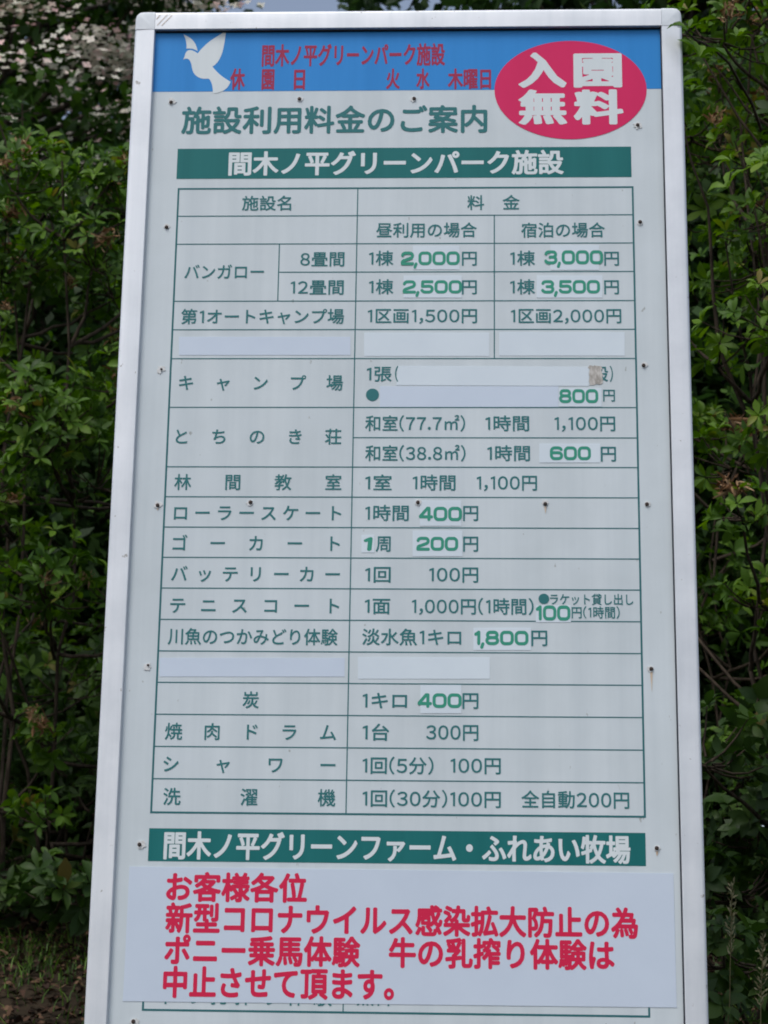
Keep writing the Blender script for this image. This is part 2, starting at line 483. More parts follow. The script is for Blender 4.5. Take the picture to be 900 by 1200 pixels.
for sx in (-1, 1):
    for tz in (1, -1):
        bm = bmesh.new()
        r = 0.019
        pts = [(c - .0004, 0.0), (c - .0004, c - .0004), (0.0, c - .0004)] + [(r - r * math.cos(t), r - r * math.sin(t)) for t in np.linspace(0, math.pi / 2, 10)]
        ring = []
        for (dy, ins) in ((0.0245, 0), (-0.005, 0), (-0.0078, 0.0008), (-0.0096, 0.0025), (-0.0104, 0.005)):
            ctr = np.array([c * .55, c * .55])
            ring.append([bm.verts.new((sx * (abs(XL) - (max(p[0], ins if p[0] < c * .9 else 0)) ), dy,
                                       (zt if tz > 0 else zb) - tz * (max(p[1], ins if p[1] < c * .9 else 0)))) for p in pts])
        n = len(pts)
        for a, b in zip(ring[:-1], ring[1:]):
            for k in range(n): bm.faces.new((a[k], a[(k + 1) % n], b[(k + 1) % n], b[k]))
        bm.faces.new(ring[0]); bm.faces.new(ring[-1])
        bmesh.ops.recalc_face_normals(bm, faces=bm.faces)
        me = bpy.data.meshes.new('corner_cap'); bm.to_mesh(me); bm.free()
        me.polygons.foreach_set('use_smooth', [len(p.vertices) == 4 for p in me.polygons]); me.set_sharp_from_angle(angle=math.radians(40))
        link('corner_cap', me, M['cap'], sign)
for sx in (-1, 1):
    V, F = box(sx * .33 - .03, sx * .33 + .03, 0.03, 0.09, -0.35, TOPZ - BASE - 0.15)
    link('post', mesh('post', V, F), M['steel'], sign)
for z in (0.95, 2.2):
    V, F = box(-.45, .45, 0.0045, 0.0295, z, z + .04)
    link('back_brace', mesh('back_brace', V, F), M['steel'], sign)

# printed areas
Y1, Y2, Y3, Y4, Y5 = -0.0005, -0.0010, -0.0014, -0.0019, -0.0024
def rect(u0, u1, v0, v1): return np.array([(u0, v0), (u1, v0), (u1, v1), (u0, v1)], float)
flat('header_band', M['blue'], [rect(0.3, 899.7, 0.3, 117.5)], Y1, panel)
for r in (rect(49.3, 843, 228, 285.6), rect(52.3, 844.6, 1416.8, 1469)):
    flat('title_band', M['green'], [r], Y1, panel)

# measured on the board, millimetres
TEXT=[
 ('cond', '間木ノ平グリーンパーク施設', 192.5, 518.1, 48.8, 'scale', 45.4, 'red_dull'),
 ('cond', '休', 137.4, 163.6, 94.7, 'scale', 43.9, 'red_dull'),
 ('cond', '園', 193.5, 215.9, 95.0, 'scale', 43.9, 'red_dull'),
 ('cond', '日', 250.8, 270.5, 95.4, 'scale', 43.8, 'red_dull'),
 ('cond', '火', 414.4, 438.4, 95.8, 'scale', 41.9, 'red_dull'),
 ('cond', '水', 467.5, 491.2, 96.1, 'scale', 41.8, 'red_dull'),
 ('cond', '木曜日', 523.3, 599.5, 96.7, 'scale', 41.8, 'red_dull'),
 ('maru', '施設利用料金のご案内', 54.1, 592.9, 174.5, 'scale', 55.4, 'teal'),
 ('heavy', '入', 647.7, 732.3, 81.0, 'scale', 71.8, 'white'),
 ('heavy', '園', 744.6, 829.7, 81.4, 'scale', 71.0, 'white'),
 ('heavy', '無', 647.5, 732.8, 152.9, 'scale', 69.2, 'white'),
 ('heavy', '料', 743.9, 830.9, 153.5, 'scale', 69.1, 'white'),
 ('bold', '間木ノ平グリーンパーク施設', 140.1, 725.7, 257.8, 'scale', 47.7, 'white'),
 ('reg', '施設名', 166.3, 252.2, 332.7, 'scale', 29.5, 'teal'),
 ('reg', '料　金', 558.4, 649.0, 333.1, 'scale', 29.5, 'teal'),
 ('reg', '昼利用の場合', 401.1, 575.0, 384.1, 'scale', 29.5, 'teal'),
 ('reg', '宿泊の場合', 651.5, 795.5, 384.9, 'scale', 29.5, 'teal'),
 ('reg', 'バンガロー', 70.6, 208.3, 460.7, 'scale', 29.5, 'teal'),
 ('reg', '8畳間', 270.8, 347.0, 437.5, 'scale', 29.5, 'teal'),
 ('reg', '12畳間', 255.3, 346.8, 489.5, 'scale', 29.5, 'teal'),
 ('reg', '1棟', 389.4, 431.5, 436.2, 'scale', 29.5, 'teal'),
 ('reg', '円', 549.5, 575.1, 436.6, 'scale', 29.5, 'teal'),
 ('reg', '1棟', 632.4, 675.1, 436.8, 'scale', 29.5, 'teal'),
 ('reg', '円', 793.5, 818.7, 437.3, 'scale', 29.5, 'teal'),
 ('reg', '1棟', 390.2, 432.2, 488.9, 'scale', 29.5, 'teal'),
 ('reg', '円', 549.8, 575.2, 489.2, 'scale', 29.5, 'teal'),
 ('reg', '1棟', 632.3, 674.8, 489.4, 'scale', 29.5, 'teal'),
 ('reg', '円', 792.7, 817.8, 489.7, 'scale', 29.5, 'teal'),
 ('reg', '第1オートキャンプ場', 68.1, 348.4, 542.9, 'scale', 29.5, 'teal'),
 ('reg', '1区画1,500円', 389.0, 575.7, 541.9, 'scale', 29.5, 'teal'),
 ('reg', '1区画2,000円', 633.5, 820.9, 542.3, 'scale', 29.5, 'teal'),
 ('reg', 'キャンプ場', 69.4, 348.7, 662.9, 'track', 29.5, 'teal'),
 ('reg', '1張', 389.0, 431.3, 646.9, 'scale', 29.5, 'teal'),
 ('reg', ')', 799.9, 805.1, 646.9, 'scale', 29.5, 'teal'),
 ('reg', '円', 788.1, 807.9, 684.9, 'scale', 24, 'teal'),
 ('reg', 'とちのき荘', 67.9, 348.0, 758.7, 'track', 29.5, 'teal'),
 ('reg', '和室(77.7㎡)', 387.9, 556.1, 735.0, 'scale', 29.5, 'teal'),
 ('reg', '1時間', 590.3, 663.5, 734.8, 'scale', 29.5, 'teal'),
 ('reg', '1,100円', 706.1, 807.6, 734.7, 'scale', 29.5, 'teal'),
 ('reg', '和室(38.8㎡)', 388.7, 557.0, 787.6, 'scale', 29.5, 'teal'),
 ('reg', '1時間', 593.4, 664.7, 787.3, 'scale', 29.5, 'teal'),
 ('reg', '円', 782.8, 808.0, 787.8, 'scale', 29.5, 'teal'),
 ('reg', '林間教室', 68.6, 349.6, 838.8, 'track', 29.5, 'teal'),
 ('reg', '1室', 389.6, 433.9, 839.1, 'scale', 29.5, 'teal'),
 ('reg', '1時間', 469.0, 540.5, 838.9, 'scale', 29.5, 'teal'),
 ('reg', '1,100円', 575.9, 676.2, 838.6, 'scale', 29.5, 'teal'),
 ('reg', 'ローラースケート', 70.4, 350.6, 892.2, 'track', 29.5, 'teal'),
 ('reg', '1時間', 390.5, 463.0, 891.6, 'scale', 29.5, 'teal'),
 ('reg', '円', 553.4, 578.4, 891.2, 'scale', 29.5, 'teal'),
 ('reg', 'ゴーカート', 70.3, 349.2, 944.5, 'track', 29.5, 'teal'),
 ('reg', '周', 408.9, 433.6, 944.5, 'scale', 29.5, 'teal'),
 ('reg', '円', 553.6, 578.5, 943.9, 'scale', 29.5, 'teal'),
 ('reg', 'バッテリーカー', 70.0, 350.3, 997.0, 'track', 29.5, 'teal'),
 ('reg', '1回', 392.2, 434.3, 997.0, 'scale', 29.5, 'teal'),
 ('reg', '100円', 497.9, 578.7, 996.5, 'scale', 29.5, 'teal'),
 ('reg', 'テニスコート', 70.7, 350.2, 1050.6, 'track', 29.5, 'teal'),
 ('reg', '1面', 392.5, 434.3, 1050.3, 'scale', 29.5, 'teal'),
 ('reg', '1,000円(1時間)', 469.9, 669.4, 1050.2, 'scale', 29.5, 'teal'),
 ('reg', 'ラケット貸し出し', 696.2, 832.5, 1037.4, 'scale', 20, 'teal'),
 ('reg', '円(1時間)', 731.7, 809.9, 1059.3, 'scale', 21.5, 'teal'),
 ('reg', '川魚のつかみどり体験', 69.1, 348.6, 1103.0, 'scale', 29.5, 'teal'),
 ('reg', '淡水魚1キロ', 388.9, 551.1, 1102.2, 'scale', 29.5, 'teal'),
 ('reg', '円', 665.5, 691.4, 1102.2, 'scale', 29.5, 'teal'),
 ('reg', '炭', 195.7, 222.5, 1207.9, 'scale', 29.5, 'teal'),
 ('reg', '1キロ', 391.4, 463.7, 1207.5, 'scale', 29.5, 'teal'),
 ('reg', '円', 553.6, 579.3, 1206.5, 'scale', 29.5, 'teal'),
 ('reg', '焼肉ドラム', 70.9, 349.3, 1260.3, 'track', 29.5, 'teal'),
 ('reg', '1台', 392.3, 435.3, 1259.5, 'scale', 29.5, 'teal'),
 ('reg', '300円', 495.1, 579.4, 1258.6, 'scale', 29.5, 'teal'),
 ('reg', 'シャワー', 70.6, 349.4, 1313.5, 'track', 29.5, 'teal'),
 ('reg', '1回(5分)', 393.2, 507.4, 1313.2, 'scale', 29.5, 'teal'),
 ('reg', '100円', 534.9, 615.4, 1312.2, 'scale', 29.5, 'teal'),
 ('reg', '洗濯機', 72.5, 350.5, 1366.1, 'track', 29.5, 'teal'),
 ('reg', '1回(30分)100円', 394.1, 615.4, 1366.2, 'scale', 29.5, 'teal'),
 ('reg', '全自動200円', 648.3, 819.9, 1365.6, 'scale', 29.5, 'teal'),
 ('bold', '間木ノ平グリーンファーム・ふれあい牧場', 76.9, 820.6, 1444.4, 'scale', 46.5, 'white'),
 ('notice', 'お客様各位', 83.7, 308.5, 1510.1, 'scale', 47.5, 'red'),
 ('notice', '新型コロナウイルス感染拡大防止の為', 84.7, 830.3, 1558.9, 'scale', 49.3, 'red'),
 ('notice', 'ポニー乗馬体験　牛の乳搾り体験は', 85.2, 792.7, 1608.4, 'scale', 48.5, 'red'),
 ('notice', '中止させて頂ます。', 84.8, 448.6, 1657.8, 'scale', 50.2, 'red'),
 ('reg', '牛の乳搾り体験', 76.2, 351.4, 1677.5, 'track', 29.5, 'teal'),
 ('reg', '無料', 390.1, 444.9, 1676.1, 'scale', 29.5, 'teal'),
]
DIGITS = [('2,000', 444.5, 545.7, 423.3, 449.2), ('3,000', 690.9, 791.6, 421.8, 448.4), ('2,500', 448.3, 549.8, 476.4, 501.4), ('3,500', 685.3, 785.6, 476.6, 501.9), ('800', 714.0, 779.9, 673.5, 699.0), ('600', 698.0, 766.3, 774.5, 799.2), ('400', 480.0, 551.4, 880.0, 905.3), ('1', 388.2, 402.7, 932.5, 956.7), ('200', 476.3, 545.4, 931.7, 956.2), ('100', 673.1, 729.4, 1047.2, 1073.3), ('1,800', 572.4, 660.8, 1090.0, 1114.8), ('400', 480.8, 552.2, 1194.3, 1219.0)]
STICK=[
  ('2,000', [(465.1, 413.4), (545.3, 413.6), (545.5, 457.0), (465.6, 456.8)]) ,
  ('3,000', [(701.6, 412.5), (785.0, 412.8), (784.4, 458.4), (701.3, 458.2)]) ,
  ('2,500', [(449.5, 467.8), (549.2, 468.0), (549.4, 508.7), (450.0, 508.5)]) ,
  ('3,500', [(677.9, 468.3), (790.1, 468.6), (789.5, 509.2), (677.6, 509.0)]) ,
  ('blue', [(65.9, 579.3), (360.1, 579.6), (360.7, 612.6), (67.3, 612.5)]) ,
  ('pale', [(383.3, 572.2), (596.5, 572.4), (596.6, 614.5), (384.0, 614.3)]) ,
  ('pale', [(613.4, 571.4), (826.2, 571.6), (825.5, 614.0), (613.3, 613.8)]) ,
  ('paleT', [(442.0, 632.3), (764.5, 634.0), (764.1, 668.1), (439.6, 666.7)]) ,
  ('blue', [(411.8, 668.7), (713.2, 668.7), (712.9, 705.3), (412.3, 705.5)]) ,
  ('800', [(713.9, 672.0), (785.8, 672.0), (785.3, 704.6), (713.7, 704.6)]) ,
  ('600', [(680.5, 770.0), (782.0, 769.9), (781.6, 803.0), (680.3, 803.2)]) ,
  ('400a', [(481.2, 869.6), (550.0, 869.4), (550.2, 913.1), (481.7, 913.4)]) ,
  ('1', [(384.9, 929.2), (406.3, 929.1), (406.7, 959.3), (385.4, 959.3)]) ,
  ('200', [(469.8, 921.6), (552.2, 921.3), (552.4, 965.1), (470.3, 965.4)]) ,
  ('100', [(673.2, 1048.0), (730.4, 1047.7), (730.1, 1075.6), (673.1, 1075.9)]) ,
  ('1,800', [(571.0, 1085.7), (664.7, 1085.2), (664.5, 1122.4), (571.1, 1123.0)]) ,
  ('blue', [(56.6, 1138.8), (360.8, 1137.0), (361.4, 1168.1), (58.0, 1170.0)]) ,
  ('pale', [(382.8, 1135.7), (597.8, 1134.4), (597.8, 1170.3), (383.4, 1171.6)]) ,
  ('400b', [(485.2, 1181.0), (551.4, 1180.6), (551.6, 1227.2), (485.6, 1227.6)]) ,
  ('residue', [(765.5, 631.7), (786.5, 632.4), (788.0, 663.2), (765.5, 666.7)]) ,
  ('notice', [(23.2, 1478.0), (887.5, 1479.9), (887.7, 1686.0), (22.7, 1687.4)]) ,
]
SCREW = [(33.9, 138.5), (261.7, 133.5), (464.2, 134.2), (855.4, 187.3), (35.9, 377.0), (38.2, 638.2), (856.0, 370.1), (857.0, 631.5), (42.3, 879.1), (198.3, 873.3), (478.1, 872.9), (689.7, 875.0), (857.9, 874.9), (38.6, 1151.1), (859.3, 1152.3), (37.8, 1443.0), (862.1, 1440.7), (40.8, 1718.0)]
HL = [304.5, 356.2, 408.6, 461.1, 514.3, 566.4, 618.9, 706.3, 759.8, 811.5, 863.9, 916.5, 968.6, 1021.0, 1074.1, 1127.0, 1179.3, 1232.0, 1284.7, 1337.1, 1391.3]
DOVE = [[(50.4, 4.8), (59.0, 9.5), (66.9, 15.4), (72.6, 23.9), (75.7, 32.4), (77.4, 38.6), (72.3, 35.4), (66.1, 33.1), (56.9, 33.1), (57.1, 27.2), (55.1, 15.3)],
        [(51.7, 55.2), (53.8, 50.7), (55.3, 43.2), (57.8, 38.1), (61.6, 36.1), (66.2, 36.2), (72.4, 39.1), (77.6, 43.0), (82.2, 35.8), (89.6, 27.4), (96.9, 19.9), (105.9, 13.2), (116.3, 5.7), (123.0, 1.5), (126.6, 1.6), (125.2, 18.4), (123.3, 31.9), (120.8, 45.3), (115.8, 57.0), (110.8, 64.5), (104.8, 69.2), (110.4, 76.3), (117.6, 83.8), (127.7, 92.2), (138.2, 99.0), (136.5, 104.0), (132.2, 111.4), (124.8, 117.2), (115.1, 121.3), (107.8, 121.2), (106.8, 110.4), (104.5, 101.3), (101.2, 94.6), (98.8, 92.4), (90.5, 93.0), (82.8, 91.1), (76.6, 87.2), (71.8, 81.8), (68.7, 73.4), (66.4, 61.7), (63.1, 55.0), (58.4, 52.8), (54.6, 53.2)]]

for d in DOVE[:1]: pass
def smooth_loop(pts, it=2):
    """rounds gentle bends, keeps sharp points"""
    p = np.array(pts, float)
    for _ in range(it):
        a, b = np.roll(p, 1, 0), np.roll(p, -1, 0)
        d0, d1 = p - a, b - p
        cs = (d0 * d1).sum(1) / (np.linalg.norm(d0, axis=1) * np.linalg.norm(d1, axis=1) + 1e-9)
        out = []
        for k in range(len(p)):
            if cs[k] > 0.45: out += [p[k] - d0[k] * .25, p[k] + d1[k] * .25]
            else: out.append(p[k])
        p = np.array(out)
    return p
flat('dove_emblem', M['white'], [smooth_loop(d) for d in DOVE], Y2, panel)
t = np.linspace(0, 2 * math.pi, 96, endpoint=False)
flat('badge', M['pink'], [np.stack([738.9 + 133.3 * np.cos(t), 118.5 + 95.0 * np.sin(t)], -1)], Y2, panel)

# ruled table: one print of thin lines
UL, UR, UC = 54.0, 844.4, (365.5, 370.2)
def uc(v): return UC[0] + (UC[1] - UC[0]) * (v - 304) / 1086
def hline(v, u0, u1, w=1.9): return [(u0, v - w / 2), (u1, v - w / 2), (u1, v + w / 2), (u0, v + w / 2)]
def vline(u, v0, v1, w=1.9): return [(u - w / 2, v0), (u + w / 2, v0), (u + w / 2, v1), (u - w / 2, v1)]
segs = []
HLs = HL
OW = 3.2
h = HLs
segs += [hline(h[0], UL - OW / 2, UR + OW / 2, OW), hline(h[-1], UL - OW / 2, UR + OW / 2, OW)]
segs += [vline(UL, h[0] + OW / 2, h[-1] - OW / 2, OW), vline(UR, h[0] + OW / 2, h[-1] - OW / 2, OW)]
L0, R0 = UL + OW / 2, UR - OW / 2
cols = [vline(uc((h[0] + h[-1]) / 2), h[0] + OW / 2, h[-1] - OW / 2)]
um = uc((h[0] + h[-1]) / 2)
for k in range(1, 20):
    a, b = L0, R0
    if k == 8: a = um + .95
    if k == 3: a = 234.7
    segs.append(hline(h[k], a, um - .95)) if a < um else None
    segs.append(hline(h[k], um + .95, R0))
segs += cols
segs.append(vline(233.7, h[2] + .95, h[4] - .95))
for a, b in zip(range(1, 6), range(2, 7)): segs.append(vline(605.2, h[a] + .95, h[b] - .95))
# the box at the foot, half hidden by the notice
segs += [hline(1700, 53.2, 846.6, OW), vline(54.8, 1650, 1698.4, OW), vline(845, 1650, 1698.4, OW), vline(369.2, 1650, 1698.4)]
VV, FF = [], []
for s in segs:
    b0 = len(VV)
    for p in B(np.array(s)): VV.append((p[0], Y1 * THIN, p[1]))
    FF.append((b0, b0 + 1, b0 + 2, b0 + 3))
me = mesh('table_lines', VV, FF)
bm = bmesh.new(); bm.from_mesh(me)
for f in bm.faces:
    f.normal_update()
    if f.normal.y > 0: f.normal_flip()
bm.to_mesh(me); bm.free()
link('table_lines', me, M['line'], panel)

# stickers and the notice: thin sheets with real thickness, laid on the panel
sticker = {}
def sheet(name, m, q, th, wob=0.0, seed=0):
    q = np.array(q, float)
    if wob:
        rs = np.random.RandomState(seed)
        pts = []
        for a, b in zip(q, np.roll(q, -1, 0)):
            k = max(2, int(np.linalg.norm(b - a) / 3))
            for s in np.arange(k) / k: pts.append(a + (b - a) * s + rs.normal(0, wob, 2))
        q = np.array(pts)
    p = B(q); n = len(p); th *= THIN
    V = [(x, -0.0001, z) for x, z in p] + [(x, -th, z) for x, z in p]
    F = [tuple(range(n)), tuple(range(2 * n - 1, n - 1, -1))] + [(k, n + k, n + (k + 1) % n, (k + 1) % n) for k in range(n)]
    me = mesh(name, V, F)
    bm = bmesh.new(); bm.from_mesh(me); bmesh.ops.recalc_face_normals(bm, faces=bm.faces); bm.to_mesh(me); bm.free()
    return link(name, me, m, sign)
for k, (nm, q) in enumerate(STICK):
    if nm == 'notice':
        notice = sheet('notice_sheet', M['notice'], q, 0.0012)
        notice['label'] = 'pale notice sheet with red lettering stuck over the lower table'
    elif nm in ('blue', 'pale', 'paleT'):
        o = sheet('blank_sticker', M['bluish' if nm == 'blue' else 'pale'], q, 0.0009 if nm == 'paleT' else 0.0008)
    elif nm == 'residue':
        o = sheet('torn_label', M['residue'], q, 0.00125, 0.9, 5)
        o['label'] = 'torn grey paper residue at the end of a blank sticker'
    else:
        sticker[nm] = sheet('price_sticker', M['pale'], q, 0.0010)

def put_text(s, style, u0, u1, v, mode, em):
    """lays a line out: its ink runs from u0 to u1, its em box is centred on v"""
    pen, items = 0.0, []
    for ch in s:
        if ch == '　': pen += 1.0; continue
        lp = glyph(ch, style)
        x0 = min(l[:, 0].min() for l in lp); x1 = max(l[:, 0].max() for l in lp)
        if ch in FW:
            sb = 0.11 if ch == '1' else 0.055
            items.append((lp, pen - x0 + sb, pen + sb, pen + sb + x1 - x0)); pen += x1 - x0 + 2 * sb
        else:
            items.append((lp, pen, pen + x0, pen + x1)); pen += 1.0
    a, b = items[0][2], items[-1][3]
    out = []
    n = len(items)
    for k, (lp, off, _, _) in enumerate(items):
        if mode == 'track':
            sx = em
            extra = ((u1 - u0) - (b - a) * em) / max(n - 1, 1)
            o = u0 + (off - a) * em + extra * k
        else:
            sx = (u1 - u0) / (b - a); o = u0 + (off - a) * sx
        for l in lp: out.append(np.stack([o + l[:, 0] * sx, v - (l[:, 1] - 0.36) * em], -1))
    return out

for kind, s, u0, u1, v, mode, em, col in TEXT:
    par, y = panel, Y2
    if kind == 'notice': par, y = notice, -0.0016
    if kind == 'heavy': y = Y3
    loops = put_text(s, kind, u0, u1, v, mode, em)
    if mode == 'track' or '　' in s and kind == 'reg':       # widely spaced characters stand alone
        k = 0
        for ch in s.replace('　', ''):
            c = len(glyph(ch, kind))
            flat('letter', M[col], loops[k:k + c], y, par); k += c
    elif '　' in s:                                          # two phrases on one line
        k = sum(len(glyph(ch, kind)) for ch in s.split('　')[0])
        flat('lettering', M[col], loops[:k], y, par); flat('lettering', M[col], loops[k:], y, par)
    else:
        flat('lettering', M[col], loops, y, par)
flat('lettering', M['teal'], put_text('(', 'reg', 437.0, 442.5, 647, 'scale', 29.5), Y2, panel)
flat('lettering', M['teal'], put_text('般', 'reg', 770, 797, 647, 'scale', 29.5), Y2, panel)
t = np.linspace(0, 2 * math.pi, 40, endpoint=False)
flat('bullet', M['teal'], [np.stack([399.3 + 11 * np.cos(t), 683.8 + 11 * np.sin(t)], -1)], Y2, panel)
flat('bullet', M['teal'], [np.stack([686.3 + 8.7 * np.cos(t), 1036.5 + 8.7 * np.sin(t)], -1)], Y2, panel)

n400 = 0
for s, u0, u1, v0, v1 in DIGITS:
    key = s
    if s == '400': key = '400' + 'ab'[n400]; n400 += 1
    pen, loops = 0.0, []
    for ch in s:
        w = DIGIT[ch][0]
        for l in digit_loops(ch): loops.append(l + (pen, 0))
        pen += w + (0.03 if ch != ',' else 0.06)
    P = np.concatenate(loops); a, b = P[:, 0].min(), P[:, 0].max()
    hgt = v1 - v0
    # numerals stand between 0 and 1 of their own height; a comma hangs below
    out = [np.stack([u0 + (l[:, 0] - a) / (b - a) * (u1 - u0), v1 - l[:, 1] * hgt], -1) for l in loops]
    if s == '1': out = [o + np.stack([(v1 - o[:, 1]) * 0.09 - 1, np.zeros(len(o))], -1) for o in out]
    flat('numerals', M['digit'], out, -0.0015, sticker[key])

# screws through the panel, each on a chipped white washer
for k, (u, v) in enumerate(SCREW):
    rs = np.random.RandomState(k + 3)
    a = np.linspace(0, 2 * math.pi, 18, endpoint=False)
    x, z = B((u, v))
    rw = 6.6 * (1 + 0.18 * rs.normal(size=18)) if k in (0, 3, 5, 8, 13, 15, 17) else 5.2 * (1 + 0.1 * rs.normal(size=18))
    q = np.stack([u + rs.normal(0, 1.2) + rw * np.cos(a), v + rs.normal(0, 1.2) + rw * np.sin(a)], -1)
    p = B(q); n = len(p)
    V = [(xx, -0.0001, zz) for xx, zz in p] + [(xx, -0.0011, zz) for xx, zz in p]
    F = [tuple(range(n)), tuple(range(2 * n - 1, n - 1, -1))] + [(i, n + i, n + (i + 1) % n, (i + 1) % n) for i in range(n)]
    me = mesh('screw_washer', V, F)
    bm = bmesh.new(); bm.from_mesh(me); bmesh.ops.recalc_face_normals(bm, faces=bm.faces); bm.to_mesh(me); bm.free()
    r = 0.0033 if k not in (5, 13) else 0.002
    VS, FS = [], []
    rings = [(1.0, -0.0012), (0.92, -0.0026), (0.6, -0.0036), (0.25, -0.0034)]
    for (f, yy) in rings: VS += [(x + r * f * math.cos(t), yy, z + r * f * math.sin(t)) for t in a]
    for i in range(len(rings) - 1):
        for j in range(n): FS.append((i * n + j, i * n + (j + 1) % n, (i + 1) * n + (j + 1) % n, (i + 1) * n + j))
    FS.append(tuple(range(3 * n, 4 * n)))
    ms = mesh('screw', VS, FS, True)
    sc = link('screw', ms, M['rust'], sign)
    link('screw_washer', me, M['washer'], sc)
    if k in (11, 14, 16, 8):
        ln = (13, 34, 9, 5)[(11, 14, 16, 8).index(k)]
        flat('rust_stain', M['rustrun'], [np.array([(u - 2.2, v + 4), (u + 2.4, v + 4), (u + 1.2, v + 4 + ln * .6), (u + .2, v + 4 + ln), (u - .6, v + 4 + ln * .7)])], -0.00125 if k != 11 else -0.0013, panel)
bpy.data.objects.remove(_to); bpy.data.curves.remove(_tc)

# scuffs left by a torn label on the top rail
for k, (u0, v0, u1, v1) in enumerate([(4, -8, 22, -30), (12, -7, 30, -28), (2, -20, 9, -29)]):
    d = np.array([v1 - v0, u0 - u1], float); d = d / np.linalg.norm(d) * .5
    flat('scuff_mark', M['rustrun'], [np.array([(u0, v0) - d, (u1, v1) - d, (u1, v1) + d, (u0, v0) + d])], -0.0103, sign)

# ------------------------------------------------------------------ plants
def norm(a): return a / (np.linalg.norm(a, axis=-1, keepdims=True) + 1e-9)

# one leaf: rows along the midrib, three columns; a = along, b = across, c = up
_t = np.array([0, .22, .48, .74, 1.0])
def leaf_template(wide, prof, droop, fold):
    w = np.array(prof) * wide
    V = []
    for t, ww in zip(_t, w):
        z = 0.10 * math.sin(t * 2.2) - droop * t * t
        V += [(t, -ww, z + fold * ww), (t, 0, z), (t, ww, z + fold * ww)]
    F = [(3 * i + c, 3 * i + c + 1, 3 * i + 3 + c + 1, 3 * i + 3 + c) for i in range(4) for c in (0, 1)]
    return np.array(V, float), np.array(F)
AZ = leaf_template(0.2, (.12, .62, 1.0, .88, .06), .16, .35)
OV = leaf_template(0.27, (.12, .85, 1.0, .7, .04), .22, .25)
PT = leaf_template(0.24, (.3, .9, 1.0, .6, .04), .1, .2)

def place_leaves(P, D, Nn, size, tint, tpl, bend=None, rs=None):
    """a leaf at every P along D with normal near Nn"""
    V0, F0 = tpl
    D = norm(D); Sd = norm(np.cross(D, Nn)); Nn = np.cross(Sd, D)
    n = len(P)
    wv = 1.0 if rs is None else rs.uniform(.8, 1.25, (n, 1, 1))
    bv = 1.0 if rs is None else rs.uniform(-.4, 2.2, (n, 1, 1))
    V = P[:, None, :] + size[:, None, None] * (V0[None, :, 0, None] * D[:, None] + V0[None, :, 1, None] * wv * Sd[:, None] + V0[None, :, 2, None] * bv * Nn[:, None])
    F = F0[None] + (np.arange(n) * len(V0))[:, None, None]
    T = np.repeat(tint, len(V0))
    return V.reshape(-1, 3), F.reshape(-1, 4), T

def frame(A, rs):
    r = rs.normal(size=A.shape)
    U = norm(np.cross(A, r)); return U, np.cross(A, U)

def whorls(P, A, rs, size, per=(5, 8), tilt=(48, 84), tpl=AZ, tint0=0.5, spread=0.22):
    """rosettes of leaves at the shoot tips P pointing along A"""
    A = norm(A); U, Vv = frame(A, rs)
    k = rs.randint(per[0], per[1] + 1, len(P))
    idx = np.repeat(np.arange(len(P)), k)
    first = np.cumsum(k) - k
    order = np.arange(len(idx)) - first[idx]
    phi = order * 2 * math.pi / k[idx] + rs.uniform(0, 6.28, len(P))[idx] + rs.normal(0, .18, len(idx))
    th = np.radians(rs.uniform(tilt[0], tilt[1], len(idx)))
    a = A[idx]
    R = np.cos(phi)[:, None] * U[idx] + np.sin(phi)[:, None] * Vv[idx]
    D = np.cos(th)[:, None] * a + np.sin(th)[:, None] * R
    D[:, 2] -= 0.12
    Nn = np.sin(th)[:, None] * a - np.cos(th)[:, None] * R + rs.normal(0, .12, a.shape)
    s = (size if np.ndim(size) else np.full(len(P), size))[idx] * rs.uniform(.5, 1.2, len(idx))
    wt = (np.broadcast_to(tint0, len(P)) + rs.normal(0, spread * .7, len(P)))[idx]
    tint = np.clip(wt + rs.normal(0, spread * .5, len(idx)), 0, 1)
    return place_leaves(P[idx] + D * 0.004, D, Nn, s, tint, tpl, rs=rs)

def curve(a, b, sag, rs, n=7, wig=0.03):
    a, b = np.asarray(a, float), np.asarray(b, float)
    t = np.linspace(0, 1, n)[:, None]
    d = np.linalg.norm(b - a)
    w = np.cumsum(rs.normal(0, wig * d / math.sqrt(n), (n, 3)), 0); w -= t * w[-1]
    return a + (b - a) * t + np.array([0, 0, sag * d]) * np.sin(t * math.pi) + w

WITHER = []
def wither_mesh(seed):
    rs = np.random.RandomState(seed)
    n = 34
    A = norm(rs.normal(size=(n, 3)) + (0, 0, -.7)); P = rs.normal(0, .011, (n, 3))
    return mesh('withered_blossom', *(lambda v, f, t: (v, f, True, t))(*place_leaves(P, A, norm(rs.normal(size=(n, 3))), rs.uniform(.008, .027, n), rs.uniform(0, 1, n), leaf_template(.16, (.5, .7, 1, .9, .3), .9, .9), rs=rs)))
for s in range(5): WITHER.append(wither_mesh(s))

